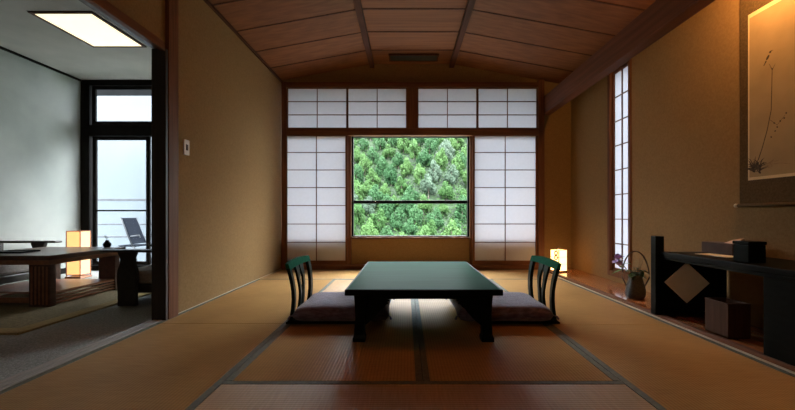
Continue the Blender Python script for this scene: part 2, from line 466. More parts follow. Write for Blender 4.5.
# ------------------------------------------------------------------ shoji screens
def shoji(label, x0, x1, z0, z1, y, ncol, rows, stile, rail_b, rail_t, group, name='shoji_screen', cat='shoji screen', plane='x', depth=.028, bar=.011):
    """plane x: screen spans x; plane y: spans y (x0,x1 are y values) and y is its x"""
    cx = (x0 + x1) / 2
    rz = 0 if plane == 'x' else -PI / 2
    loc = (cx, y, z0) if plane == 'x' else (y, cx, z0)
    r = thing(name, label, cat, loc, rz, group)
    w2, h = (x1 - x0) / 2, z1 - z0
    for s in (-1, 1):
        MB().box(min(s * w2, s * (w2 - stile)), -depth / 2, 0, max(s * w2, s * (w2 - stile)), depth / 2, h, bev=.002).build('stile', M['red_wood_z'], r)
    MB().box(-w2 + stile, -depth / 2, 0, w2 - stile, depth / 2, rail_b, bev=.002).build('bottom_rail', M['red_wood_x'], r)
    MB().box(-w2 + stile, -depth / 2, h - rail_t, w2 - stile, depth / 2, h, bev=.002).build('top_rail', M['red_wood_x'], r)
    l = MB()
    for i in range(1, ncol):
        xx = -w2 + stile + (2 * w2 - 2 * stile) * i / ncol
        l.box(xx - bar / 2, -depth / 2 + .003, rail_b, xx + bar / 2, depth / 2 - .012, h - rail_t)
    for zz in rows:
        l.box(-w2 + stile, -depth / 2 + .004, zz - z0 - bar / 2, w2 - stile, depth / 2 - .012, zz - z0 + bar / 2)
    l.build('lattice', M['lattice'], r)
    p = MB(); yy = depth / 2 - .010
    p.face([(-w2 + stile * .8, yy, rail_b * .8), (w2 - stile * .8, yy, rail_b * .8), (w2 - stile * .8, yy, h - rail_t * .8), (-w2 + stile * .8, yy, h - rail_t * .8)])
    p.build('paper', M['paper'], r)
    return r
rows7 = [fz(y) for y in (152.8, 170.2, 187.8, 205.6, 224, 242.2)]
shoji('tall paper shoji screen between the plaster side wall and the picture window', fx(285.5), fx(348.2), .064, fz(135.6), YF - .022, 2, rows7, .033, fz(260.4) - .064, .012, None)
shoji('tall paper shoji screen between the picture window and the corner with the glowing lantern', fx(472.2), fx(537.2), .064, fz(135.6), YF - .022, 2, rows7, .03, fz(260.4) - .064, .012, None)
rows3 = [fz(102), fz(115.2)]
tl = ['short transom shoji screen above the tall screen beside the plaster side wall',
      'short transom shoji screen above the window, just left of the thick middle post',
      'short transom shoji screen above the window, just right of the thick middle post',
      'short transom shoji screen above the tall screen nearest the alcove']
for (a, b), lb in zip(((287.55, 347.5), (347.52, 407.0), (417.4, 477.18), (477.2, 537.05)), tl):
    shoji(lb, fx(a), fx(b), fz(129), fz(88.4), YF - .012, 2, rows3, .014, .014, .010, 'transom screens along the top of the window wall', 'transom_screen', 'transom screen')
# slim alcove window
sf = MB()
sf.box(XR - .012, SY0 - .01, SZ0 - .01, XR + .135, SY0 + .035, SZ1 + .01, bev=.003)
sf.box(XR - .012, SY1 - .035, SZ0 - .01, XR + .135, SY1 + .01, SZ1 + .01, bev=.003)
sf.box(XR - .012, SY0 + .035, SZ0 - .01, XR + .135, SY1 - .035, SZ0 + .045, bev=.003)
sf.box(XR - .012, SY0 + .035, SZ1 - .03, XR + .135, SY1 - .035, SZ1 + .01, bev=.003)
w2_ = sf.build('window_2', M['red_wood_z']); w2_['kind'] = 'structure'
shoji('very slim paper shoji screen set in the alcove wall behind the flower basket', SY0 + .036, SY1 - .036, SZ0 + .046, SZ1 - .031, XR + .035, 2,
      [.165 + .268 * k for k in range(1, 9)], .022, .035, .02, None, 'slim_shoji_screen', 'shoji screen', 'y')

# ------------------------------------------------------------------ adjoining room window
def ax(px): return (px - VX) / F * YF
v = MB()
yv0, yv1 = YF - .01, YF + .09
v.box(LX, yv0, -.02, -4.37, yv1, 2.61, bev=.003)
v.box(-4.37, yv0, fz(85.5), -2.40, yv1, 2.61, bev=.003)
v.box(-4.37, yv0, fz(136), -2.40, yv1, fz(125), bev=.004)
v.box(-4.37, yv0, -.02, -2.40, yv1, .05, bev=.003)
v.box(-2.47, yv0, .05, -2.40, yv1, fz(85.5), bev=.003)
win3 = v.build('window_3', M['dark_frame']); win3['kind'] = 'structure'
def sash(x0, x1, z0, z1, y, bars=()):
    s = MB(); t = .05
    s.box(x0, y, z0, x0 + t, y + .03, z1, bev=.002); s.box(x1 - t, y, z0, x1, y + .03, z1, bev=.002)
    s.box(x0 + t, y, z0, x1 - t, y + .03, z0 + t, bev=.002); s.box(x0 + t, y, z1 - t, x1 - t, y + .03, z1, bev=.002)
    for zz in bars: s.box(x0 + t, y, zz - .011, x1 - t, y + .03, zz + .011, bev=.002)
    f = s.build('sash', M['dark_frame'], win3)
    q = MB(); q.face([(x0 + t, y + .015, z0 + t), (x1 - t, y + .015, z0 + t), (x1 - t, y + .015, z1 - t), (x0 + t, y + .015, z1 - t)])
    q.build('pane', M['glass'], f)
zm0, zm1 = fz(136), fz(125)
sash(-4.345, -3.47, zm1 + .004, fz(85.5) - .004, YF + .005)
sash(-3.47, -2.475, zm1 + .004, fz(85.5) - .004, YF + .04)
sash(-4.335, -3.545, .055, zm0 - .004, YF + .005, (fz(210.6),))
sash(-3.545, -2.475, .055, zm0 - .004, YF + .042, (fz(210.6),))

# ------------------------------------------------------------------ outside
struct('balcony_floor', M['concrete'], (-8.0, 5.36, -.30, 3.6, 6.42, -.10))
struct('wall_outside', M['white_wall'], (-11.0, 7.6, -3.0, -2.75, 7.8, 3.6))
rl = thing('balcony_railing', 'thin dark metal railing on the balcony outside the veranda window', 'railing', (-4.3, 6.36, -.10))
for zz, th in ((1.10, .02), (.69, .014), (.48, .014), (.27, .014)):
    MB().box(-1.7, -.015, zz - th, 1.9, .015, zz + th, bev=.003).build('rail', M['metal_dark'], rl)
for xx in (-1.68, .85, 1.88):
    MB().box(xx - .018, -.018, 0, xx + .018, .018, 1.09, bev=.002).build('post', M['metal_dark'], rl)
# balcony chair
bc = thing('balcony_chair', 'dark metal chair standing on the balcony outside the veranda window', 'chair', (-4.33, 6.02, -.10), 0)
bc.scale = (.74, .74, .86)
def bar(name, pts, r, mat, par, seg=6): return MB().tube(pts, r, seg).build(name, mat, par, smooth=True)
for s in (-1, 1):
    bar('leg', [(-.2, s * .22, 0), (-.16, s * .22, .42)], .013, M['metal_dark'], bc)
    bar('leg', [(.24, s * .22, 0), (.16, s * .22, .42)], .013, M['metal_dark'], bc)
    bar('back_post', [(.14, s * .22, .40), (.02, s * .22, .62), (-.12, s * .22, .94)], .014, M['metal_dark'], bc)
    bar('armrest', [(.1, s * .235, .60), (.27, s * .235, .62), (.30, s * .235, .58)], .014, M['metal_dark'], bc)
MB().box(-.18, -.22, .41, .2, .22, .435, bev=.006).build('seat', M['mesh_blue'], bc)
MB().strip([(-.205, .205, .46), (-.205, .205, .62), (-.205, .205, .78), (-.2, .2, .93)], lambda z, y: .12 - (z - .44) * .48, .02).build('backrest', M['mesh_blue'], bc)

# wooded hillside (foot about 58 m away, below us; crest out of the window's view)
hm = MB()
nx, ny = 44, 26
def hill_z(x, y):
    t = (y - 56) / 46.0
    return -13 + 38 * t + 2.2 * math.sin(x * .11 + 1.0) * t + 1.2 * math.sin(y * .23 + x * .17) + 1.0 * math.sin(x * .37)
grid = []
for j in range(ny + 1):
    row = []
    for i in range(nx + 1):
        x = -60 + 120 * i / nx; y = 56 + 46 * j / ny
        row.append(hm.bm.verts.new((x, y, hill_z(x, y))))
    grid.append(row)
for j in range(ny):
    for i in range(nx):
        hm.bm.faces.new([grid[j][i], grid[j][i + 1], grid[j + 1][i + 1], grid[j + 1][i]])
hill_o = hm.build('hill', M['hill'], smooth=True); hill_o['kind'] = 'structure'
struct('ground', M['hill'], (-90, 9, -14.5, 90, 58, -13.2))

def crown_mesh(seed, rx, rz, n, leaf):
    rnd = random.Random(seed)
    m = MB()
    # lobes of a broadleaf crown
    lobes = [(Vector((0, 0, rz * .8)), rx * .66)]
    for k in range(13):
        a = 2 * PI * k / 6.5 + rnd.uniform(-.4, .4)
        q = rnd.uniform(.35, .78)
        lobes.append((Vector((math.cos(a) * rx * q, math.sin(a) * rx * q, rz * rnd.uniform(.05, 1.25) * (1.25 - q * .5))), rx * rnd.uniform(.20, .40)))
    lobes.append((Vector((rnd.uniform(-.25, .25) * rx, rnd.uniform(-.25, .25) * rx, rz * 1.45)), rx * .36))
    for k in range(n):
        c, r = rnd.choice(lobes)
        d = Vector((rnd.gauss(0, 1), rnd.gauss(0, 1), rnd.gauss(.25, 1))).normalized()
        p = c + d * r * rnd.uniform(.82, 1.08)
        nrm = (d + Vector((rnd.gauss(0, .5), rnd.gauss(0, .5), rnd.gauss(.2, .5)))).normalized()
        s = nrm.cross(Vector((rnd.gauss(0, 1), rnd.gauss(0, 1), rnd.gauss(0, 1)))).normalized(); t = nrm.cross(s)
        L = leaf * rnd.uniform(.7, 1.35)
        m.face([p - s * L - t * L * .2, p - t * L * .7, p + s * L + t * L * .1, p + t * L * .65])
    return m
tree_kinds = []
lab = {'bright': ('fresh green broadleaf tree on the steep hillside seen through the picture window', 'fresh green trees on the hillside'),
       'deep': ('deep green broadleaf tree on the steep hillside seen through the picture window', 'deep green trees on the hillside'),
       'grey': ('pale silvery green tree on the steep hillside seen through the picture window', 'silvery green trees on the hillside')}
protos = {}
for kname, seeds in (('bright', (1, 2, 3)), ('deep', (4, 5)), ('grey', (6, 7))):
    protos[kname] = []
    for sd in seeds:
        r = thing('hillside_tree', lab[kname][0], 'tree', (0, 0, 0), 0, lab[kname][1])
        c = crown_mesh(sd, 1.9 + .2 * (sd % 3), 1.9, 3000, .15).build('crown', M['leaf_' + kname], r)
        MB().tube([(0, 0, -1.6), (.05, .03, .4), (.0, .1, 2.0)], [.2, .15, .07], 6).build('trunk', M['bark'], r)
        rad = sorted(math.hypot(v.co.x, v.co.y) for v in c.data.vertices)
        protos[kname].append([r, False, rad[int(len(rad) * .985)]])
rt = random.Random(21)
y = 57.0
row = 0
placed = []
while y < 100:
    wid = 116 / F * y / 2 + 13
    x = .01 * y - wid + (row % 2) * 1.9
    while x < wid:
        px = x + rt.uniform(-.25, .25); py = y + rt.uniform(-.25, .25)
        z = hill_z(px, py)
        # only what the window can show from here or a step aside
        if -.13 < (z + 3.5 - H) / py and (z - 1.0 - H) / py < .235:
            k = rt.choices(('bright', 'deep', 'grey'), (.56, .29, .15))[0]
            pr = rt.choice(protos[k])
            if pr[1]: o = copy_tree(pr[0])
            else: o, pr[1] = pr[0], True
            sc_ = rt.uniform(.72, .92)
            for (qx, qy, qr) in placed[-60:]:     # neighbouring crowns touch without growing through each other
                sc_ = min(sc_, max(.5, (math.hypot(qx - px, qy - py) * 1.0 - qr) / pr[2]))
            placed.append((px, py, sc_ * pr[2]))
            o.location = (px, py, z + .1)
            o.rotation_euler = (0, 0, rt.uniform(0, 6.28))
            o.scale = (sc_, sc_, sc_ * rt.uniform(1.25, 1.7))
        x += 3.55
    y += 3.05; row += 1

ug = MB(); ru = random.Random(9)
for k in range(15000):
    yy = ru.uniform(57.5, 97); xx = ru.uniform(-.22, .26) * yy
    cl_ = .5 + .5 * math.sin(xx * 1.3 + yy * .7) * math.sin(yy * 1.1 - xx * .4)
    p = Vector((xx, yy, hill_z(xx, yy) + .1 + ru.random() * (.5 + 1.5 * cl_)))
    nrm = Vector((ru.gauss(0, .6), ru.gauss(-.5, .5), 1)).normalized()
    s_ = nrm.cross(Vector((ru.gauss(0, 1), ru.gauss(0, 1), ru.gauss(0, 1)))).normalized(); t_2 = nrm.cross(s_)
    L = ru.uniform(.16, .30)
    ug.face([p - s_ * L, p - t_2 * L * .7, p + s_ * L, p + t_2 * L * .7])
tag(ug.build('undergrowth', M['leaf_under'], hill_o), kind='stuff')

# ------------------------------------------------------------------ tatami
def mat_(label, x0, y0, x1, y1, across=False):
    """across: the long side runs along world x"""
    cx, cy = (x0 + x1) / 2, (y0 + y1) / 2
    g = .0015
    w_, l_ = ((y1 - y0), (x1 - x0)) if across else ((x1 - x0), (y1 - y0))
    r = thing('tatami_mat', label, 'tatami mat', (cx, cy, -.055), PI / 2 if across else 0, 'tatami mats on the floor')
    w2, l2, b = w_ / 2 - g, l_ / 2 - g, .031
    MB().box(-w2 + b, -l2, 0, w2 - b, l2, .055, bev=.002).build('woven_surface', M['tatami'], r)
    for s in (-1, 1):
        MB().box(min(s * w2, s * (w2 - b)), -l2, 0, max(s * w2, s * (w2 - b)), l2, .0562, bev=.0015).build('border_cloth', M['heri'], r)
    return r
c0, c1, c2, c3, c4 = -1.72, -.815, .076, .967, 1.818
mat_('tatami mat along the plaster side wall, behind the chair by the wall', c0, 2.60, c1, 4.38)
mat_('tatami mat beside the sliding door track, nearest the camera', c0, .82, c1, 2.60)
mat_('tatami mat lying under the left half of the green table', c1, 1.70, c2, 3.48)
mat_('tatami mat lying under the right half of the green table', c2, 1.70, c3, 3.48)
mat_('crosswise tatami mat at the bottom edge in front of the table', c1, .80, c3, 1.70, True)
mat_('crosswise pale shining tatami mat just behind the green table', c1, 3.48, c3, 4.38, True)
mat_('crosswise tatami mat along the window wall under the shoji by the side wall', c0, 4.38, .05, 5.165, True)
mat_('crosswise tatami mat along the window wall beside the glowing lantern', .05, 4.38, c4, 5.165, True)
mat_('tatami mat between the chair and the polished alcove floor by the flower basket', c3, 2.57, c4, 4.38)
mat_('tatami mat in front of the black stand along the alcove edge', c3, .79, c4, 2.57)

# ------------------------------------------------------------------ green low table
tb = thing('low_table', 'low green lacquered table standing in the middle of the tatami floor', 'table', (.102, 2.805, .0016))
TX, TY, TZ = .452, .655, .32
MB().box(-TX + .012, -TY + .012, TZ - .030, TX - .012, TY - .012, TZ, bev=.003).build('table_top', M['green_lacquer'], tb)
e = MB()
e.box(-TX, -TY, TZ - .036, TX, -TY + .013, TZ - .001, bev=.005); e.box(-TX, TY - .013, TZ - .036, TX, TY, TZ - .001, bev=.005)
e.box(-TX, -TY + .013, TZ - .036, -TX + .013, TY - .013, TZ - .001, bev=.005); e.box(TX - .013, -TY + .013, TZ - .036, TX, TY - .013, TZ - .001, bev=.005)
o = e.build('edge_band', M['black_lacquer'], tb); o['label'] = 'black rounded edge of the green top'
ap = MB()
for s in (-1, 1):
    ap.box(-TX + .09, s * (TY - .11) - .012, TZ - .075, TX - .09, s * (TY - .11) + .012, TZ - .030)
    ap.box(s * (TX - .075) - .012, -TY + .11, TZ - .075, s * (TX - .075) + .012, TY - .11, TZ - .030)
ap.build('apron', M['black_lacquer'], tb)
for sx in (-1, 1):
    for sy in (-1, 1):
        lx, ly = sx * (TX - .085), sy * (TY - .10)
        l = MB()
        # tapering square leg, splayed a little, with a foot
        prof = [(.036, 0), (.037, .02), (.030, .04), (.027, .14), (.033, .22), (.040, .285)]
        bmx = bmesh.new(); rings = []
        for (h_, z) in prof:
            off = sx * .012 * (1 - z / .285)
            rings.append([bmx.verts.new((lx + off + a * h_, ly + b * h_, z)) for a, b in ((-1, -1), (1, -1), (1, 1), (-1, 1))])
        for A, B in zip(rings, rings[1:]):
            for k in range(4): bmx.faces.new([A[k], A[(k + 1) % 4], B[(k + 1) % 4], B[k]])
        bmx.faces.new(list(reversed(rings[0]))); bmx.faces.new(rings[-1])
        bmesh.ops.recalc_face_normals(bmx, faces=bmx.faces[:])
        leg = l.merge(bmx).build('leg', M['black_lacquer'], tb)
        # carved cloud bracket reaching inward under the top
        def br(sgn, base):
            pts = [(0, .286), (.205, .286), (.198, .276), (.165, .268), (.140, .256), (.128, .248), (.143, .243), (.150, .235),
                   (.133, .231), (.140, .218), (.124, .212), (.117, .200), (.098, .186), (.082, .165), (.060, .140), (.040, .120), (.015, .10), (0, .09)]
            return [(base + sgn * p[0], p[1]) for p in pts]
        MB().prism(br(-sx, lx - sx * .02), 'y', ly - .011, ly + .011, bev=.002).build('bracket', M['black_lacquer'], leg)
        MB().prism(br(-sy, ly - sy * .02), 'x', lx - .011, lx + .011, bev=.002).build('bracket', M['black_lacquer'], leg)

# ------------------------------------------------------------------ legless chairs and cushions
def lean(z, y=0):
    t = max(0, z - .03) / .37
    return -.015 + .020 * math.sin(t * PI) - .018 * t * t + .010 * (y / .26) ** 2
def zaisu(label, loc, rz):
    r = thing('legless_chair', label, 'floor chair', loc, rz, 'legless chairs at the green table')
    MB().box(-.03, -.25, .012, .50, .25, .030, bev=.006).build('seat', M['black_lacquer'], r)
    for yy in (-.2, .2):
        MB().box(-.05, yy - .02, 0, .47, yy + .02, .013, bev=.003).build('foot', M['black_lacquer'], r)
    zs = [.026, .06, .11, .17, .23, .29, .34, .385]
    for s in (-1, 1):
        rows = []
        for z in zs:
            c = s * (.222 + .022 * ((z - .03) / .36) ** 2); h_ = .023 + .005 * abs(z - .2) / .2
            rows.append((c - h_, c + h_, z))
        MB().strip(rows, lean, .022).build('upright', M['dark_green_lacquer'], r)
        # one of the two splats that frame the vase shaped gap
        rows = []
        for z, a, b in ((.026, .012, .066), (.08, .011, .060), (.14, .012, .055), (.19, .018, .058), (.235, .032, .070), (.28, .036, .082), (.32, .024, .088), (.35, .012, .092), (.385, .012, .100)):
            rows.append((s * a, s * b, z) if s > 0 else (s * b, s * a, z))
        MB().strip(rows, lean, .016).build('splat', M['dark_green_lacquer'], r)
    # broad crest rail, bowed backwards at the middle
    b = bmesh.new(); R = []
    for k in range(17):
        y = -.268 + .536 * k / 16
        zt = .428 - .012 * (y / .268) ** 2; zb = .380 - .006 * (y / .268) ** 2
        R.append([b.verts.new((lean(zb, y) - .015, y, zb)), b.verts.new((lean(zb, y) + .013, y, zb)), b.verts.new((lean(zt, y) + .010, y, zt)), b.verts.new((lean(zt, y) - .012, y, zt))])
    for A, B in zip(R, R[1:]):
        for k in range(4): b.faces.new([A[k], A[(k + 1) % 4], B[(k + 1) % 4], B[k]])
    b.faces.new(R[0]); b.faces.new(list(reversed(R[-1])))
    bmesh.ops.recalc_face_normals(b, faces=b.faces[:])
    o = MB().merge(b).build('crest_rail', M['green_lacquer'], r); o['label'] = 'broad green lacquered crest rail'
    MB().strip([(-.24, .24, .03), (-.24, .24, .055)], lean, .02).build('lower_rail', M['black_lacquer'], r)
    return r
def zabuton(label, loc, rz):
    r = thing('floor_cushion', label, 'cushion', loc, rz, 'mauve cushions on the legless chairs')
    b = bmesh.new(); n = 28
    hx, hy, T = .325, .285, .105
    top, bot = [], []
    def puff(u, v_): return max(0.0, (1 - abs(u) ** 6)) ** .34 * max(0.0, (1 - abs(v_) ** 6)) ** .34
    rr = random.Random(5)
    for j in range(n + 1):
        a, c = [], []
        for i in range(n + 1):
            u, v_ = -1 + 2 * i / n, -1 + 2 * j / n
            x = hx * u * (1 - .035 * (1 - abs(v_)) * abs(u)); y = hy * v_ * (1 - .035 * (1 - abs(u)) * abs(v_))
            d = puff(u, v_) + .02 * math.sin(9 * u + 3 * v_) * (1 - u * u) * (1 - v_ * v_)
            dim = .10 * math.exp(-((u * u + v_ * v_) / .02))
            a.append(b.verts.new((x, y, T * .40 + T * .60 * (d - dim))))
            c.append(b.verts.new((x, y, T * .40 - T * .40 * min(1, d * 1.5))))
        top.append(a); bot.append(c)
    for j in range(n):
        for i in range(n):
            b.faces.new([top[j][i], top[j][i + 1], top[j + 1][i + 1], top[j + 1][i]])
            b.faces.new([bot[j][i], bot[j + 1][i], bot[j + 1][i + 1], bot[j][i + 1]])
    bmesh.ops.remove_doubles(b, verts=b.verts[:], dist=.0008)
    bmesh.ops.recalc_face_normals(b, faces=b.faces[:])
    MB().merge(b).build('cover', M['mauve'], r, smooth=True)
    # corner tassels
    for sx in (-1, 1):
        for sy in (-1, 1):
            MB().tube([(sx * (hx - .008), sy * (hy - .008), T * .42), (sx * (hx + .008), sy * (hy + .008), T * .38), (sx * (hx + .016), sy * (hy + .015), T * .22)], [.004, .006, .008], 6).build('tassel', M['mauve'], r)
    return r
zaisu('dark green legless chair with open splat back, its back to the plaster side wall', (-.772, 2.80, .0016), 0)
zaisu('dark green legless chair with open splat back, its back to the alcove', (1.003, 2.80, .0016), PI)
zabuton('mauve square cushion on the legless chair by the plaster side wall', (-.438, 2.80, .0322), 0)
zabuton('mauve square cushion on the legless chair nearer the alcove and its lantern', (.669, 2.80, .0322), PI)

# ------------------------------------------------------------------ alcove: lantern, flower basket
ln = thing('paper_lantern', 'glowing square paper lantern on the polished alcove floor in the far corner', 'lantern', (1.955, 4.84, .022), math.radians(24))
LW, LH = .068, .285
MB().box(-LW - .006, -LW - .006, 0, LW + .006, LW + .006, .018, bev=.003).build('base', M['box_brown'], ln)
sh = MB(); sh.box(-LW, -LW, .019, LW, LW, LH - .008); sh.build('shade', M['lantern_glow'], ln)
fr = MB()
for a in (-1, 1):
    for b_ in (-1, 1):
        fr.box(a * LW - .004, b_ * LW - .004, .018, a * LW + .004, b_ * LW + .004, LH)
for zz in (.10, .19, LH - .006):
    fr.box(-LW - .003, -LW - .003, zz - .002, LW + .003, -LW, zz + .002); fr.box(-LW - .003, LW, zz - .002, LW + .003, LW + .003, zz + .002)
    fr.box(-LW - .003, -LW, zz - .002, -LW, LW, zz + .002); fr.box(LW, -LW, zz - .002, LW + .003, LW, zz + .002)
fr.build('frame', M['pale_strip'], ln)
MB().tube([(0 + .035 * math.cos(t * PI / 8), 0, LH - .008 + .045 * math.sin(t * PI / 8)) for t in range(9)], .004, 6).build('top_handle', M['cane'], ln, smooth=True)
hk = MB()
for zc_ in (.19, .245):
    hk.tube([(-LW - .028 + .024 * math.cos(t * 2 * PI / 12), -.05, zc_ + .026 * math.sin(t * 2 * PI / 12)) for t in range(12)], .008, 6, close=True)
hk.build('side_ring', M['pale_strip'], ln, smooth=True)

fb = thing('flower_basket', 'dark woven basket with a tall loop handle on the alcove floor', 'basket', (1.985, 3.27, .022), math.radians(-20))
prof = [(.050, 0), (.070, .012), (.080, .05), (.076, .09), (.062, .14), (.052, .180), (.057, .205), (.050, .205), (.046, .185), (.050, .16), (.010, .15)]
MB().lathe(prof, seg=28).build('basket_body', M['basket'], fb, smooth=True)
MB().tube([(.105 * math.cos(t * PI / 20) * (1 if t < 21 else 1), 0, .12 + .29 * math.sin(t * PI / 20) ** .8) if 0 < t < 20 else ((.055 if t == 0 else -.055), 0, .08) for t in range(21)], .0055, 8).build('handle', M['cane'], fb, smooth=True)
MB().tube([(.06 * math.cos(t * 2 * PI / 24), .06 * math.sin(t * 2 * PI / 24), .115) for t in range(24)], .004, 6, close=True).build('binding_band', M['cane'], fb, smooth=True)

def leaf_shape(mb, base, dirv, L, W, droop=.2):
    base = Vector(base); d = Vector(dirv).normalized(); s = d.cross(Vector((0, 0, 1))).normalized()
    pts = []
    for k in range(6):
        t = k / 5
        c = base + d * L * t - Vector((0, 0, droop * L * t * t))
        wv = W * math.sin(PI * min(1, t * .92 + .08)) * .5
        pts.append((mb.bm.verts.new(c - s * wv + Vector((0, 0, .003))), mb.bm.verts.new(c), mb.bm.verts.new(c + s * wv + Vector((0, 0, .003)))))
    for a, b in zip(pts, pts[1:]):
        mb.bm.faces.new([a[0], a[1], b[1], b[0]]); mb.bm.faces.new([a[1], a[2], b[2], b[1]])
fl = thing('violet_flower', 'violet flower with green leaves leaning out of the dark basket', 'flower', (1.985, 3.27, .19))
fl.scale = (1.45, 1.45, 1.3)
MB().tube([(0, 0, -.01), (-.03, .02, .05), (-.055, .035, .09), (-.078, .045, .125)], [.003, .003, .0025, .002], 6).build('stem', M['leaf'], fl)
bl = MB()
for k in range(7):
    a = 2 * PI * k / 7
    leaf_shape(bl, (-.078, .045, .125), (math.cos(a), -.3 - .4 * (k % 2), math.sin(a)), .05, .042, .1)
bl.build('blossom', M['petal'], fl)
rr = random.Random(3)
for (b_, d_, L) in (((-.04, .03, .06), (-.9, .2, -.1), .08), ((-.06, .04, .09), (.3, -.6, .4), .07), ((-.05, .035, .08), (-.6, -.6, .3), .075), ((-.02, .01, .03), (-.5, -.8, .2), .08)):
    q = MB(); leaf_shape(q, b_, d_, L, .035, .35); q.build('leaf', M['leaf'], fl)
sp = thing('leafy_sprig', 'bushy dark green sprig with thin upright stems filling the basket', 'plant', (1.992, 3.262, .19))
for k in range(9):
    a = rr.uniform(0, 6.28); t = rr.uniform(.02, .06)
    top = (math.cos(a) * t, math.sin(a) * t, rr.uniform(.04, .10))
    q = MB(); q.tube([(0, 0, -.02), (top[0] * .5, top[1] * .5, top[2] * .6), top], .0018, 5)
    for j in range(4):
        leaf_shape(q, [c * (.4 + .2 * j) for c in top], (math.cos(a + j * 2.1), math.sin(a + j * 2.1), .2), .065, .036, .5)
    q.build('leaf_spray', M['leaf_dark'], sp)
for dx in (.01, .03):
    MB().tube([(0, 0, -.01), (dx, -.01, .12), (dx * 2.2, -.01, .22)], [.0018, .0015, .001], 5).build('stem', M['cane'], sp)

# ------------------------------------------------------------------ alcove: black stand with a diagonal panel
bs = thing('black_stand', 'low black lacquered stand with an end post, along the alcove wall', 'stand', (1.84, 2.76, .022))
def L_(x, y): return (x - 1.84, y - 2.76)
MB().box(-.035, -.028, 0, .027, .030, .57, bev=.004).build('post', M['black_lacquer'], bs)
MB().box(-.005, -1.25, .425, .425, -.030, .460, bev=.004).build('counter_top', M['black_lacquer'], bs)
MB().box(0.002, -1.25, .405, .020, -.030, .425, bev=.003).build('front_rail', M['black_lacquer'], bs)
th = math.radians(-9)
dv = Vector((math.cos(th), math.sin(th))); nv = Vector((-dv.y, dv.x))
def diag(name, u0, u1, n0, n1, z0, z1, mat, parent, org=(0.02, -.03)):
    pts = [(org[0] + dv.x * u + nv.x * n, org[1] + dv.y * u + nv.y * n) for u, n in ((u0, n0), (u1, n0), (u1, n1), (u0, n1))]
    return MB().prism(pts, 'z', z0, z1).build(name, mat, parent)
diag('end_panel', 0, .408, 0, .02, .0, .424, M['black_lacquer'], bs)
diag('panel_rail', 0, .408, -.012, 0, .0, .04, M['black_lacquer'], bs)
MB().box(.012, -1.25, 0, .425, -.80, .424, bev=.004).build('near_end_block', M['black_lacquer'], bs)  # plain black box filling the space under the counter's near end
# square card hung by its corner on the diagonal panel
cu, cz, ch = .150, .262, .146
pc = thing('square_card', 'cream square card hung by one corner as a diamond on the black stand', 'card',
           (1.84 + .02 + dv.x * cu - nv.x * .0035, 2.76 - .03 + dv.y * cu - nv.y * .0035, cz), th)
m_ = MB()
m_.prism([(-ch, 0), (0, -ch), (ch, 0), (0, ch)], 'y', -.003, .003)
m_.build('card', M['cream_paper'], pc)
ctz = .4825
tx = thing('tissue_box', 'dark brown tissue box on the black stand against the alcove wall', 'tissue box', (2.17, 2.57, ctz), 0)
MB().box(-.06, -.13, 0, .06, .13, .075, bev=.004).build('box', M['box_brown'], tx)
q = MB(); b = bmesh.new()
pts = [(-.03, -.11, .075), (.03, -.10, .075), (.02, -.03, .075), (-.025, -.02, .075), (.01, -.135, .115), (.0, -.06, .098)]
vs = [b.verts.new(p) for p in pts]
for f_ in ((0, 1, 4), (1, 2, 5), (1, 5, 4), (2, 3, 5), (3, 0, 5), (0, 4, 5)): b.faces.new([vs[i] for i in f_])
q.merge(b).build('tissue', M['white_tissue'], tx)
ps = box_obj('paper_sheet', M['cream_paper'], (-.055, -.11, 0, .055, .11, .004)); ps.location = (2.02, 2.45, ctz); ps.rotation_euler[2] = .15
tag(ps, 'flat pale paper sheet lying on the black stand in front of the tissue box', 'paper')
bb = thing('black_box', 'small black square box on the black stand beside the paper sheet', 'box', (1.925, 2.12, ctz), .0)
MB().box(-.048, -.05, 0, .048, .05, .098, bev=.004).build('box', M['black_lacquer'], bb)
MB().box(-.051, -.053, .099, .051, .053, .117, bev=.004).build('lid', M['black_lacquer'], bb)
wb = thing('wooden_bin', 'small brown wooden waste bin on the alcove floor before the black stand', 'bin', (1.945, 2.29, .022), 0)
bx, by, bh = .066, .085, .20
m_ = MB()
for (a, b_, c_, d_) in ((-bx, -by, bx, -by + .008), (-bx, by - .008, bx, by), (-bx, -by + .008, -bx + .008, by - .008), (bx - .008, -by + .008, bx, by - .008), (-bx, -by, bx, by)):
    m_.box(a, b_, 0, c_, d_, bh if (a, c_) != (-bx, bx) or abs(d_ - b_) < .02 else .01)
m_.build('body', M['bin_wood'], wb)
m_ = MB()
m_.box(-bx - .002, -by - .002, bh, bx + .002, -by + .009, bh + .005); m_.box(-bx - .002, by - .009, bh, bx + .002, by + .002, bh + .005)
m_.box(-bx - .002, -by + .009, bh, -bx + .009, by - .009, bh + .005); m_.box(bx - .009, -by + .009, bh, bx + .002, by - .009, bh + .005)
m_.build('rim', M['box_brown'], wb)

# ------------------------------------------------------------------ hanging scroll
SYL, SYR = 2.575, 1.98
sc = thing('hanging_scroll', 'hanging ink painting scroll of a bird above a tall flowering stem, on the alcove wall', 'scroll', (XR - .004, (SYL + SYR) / 2, .81), -PI / 2)
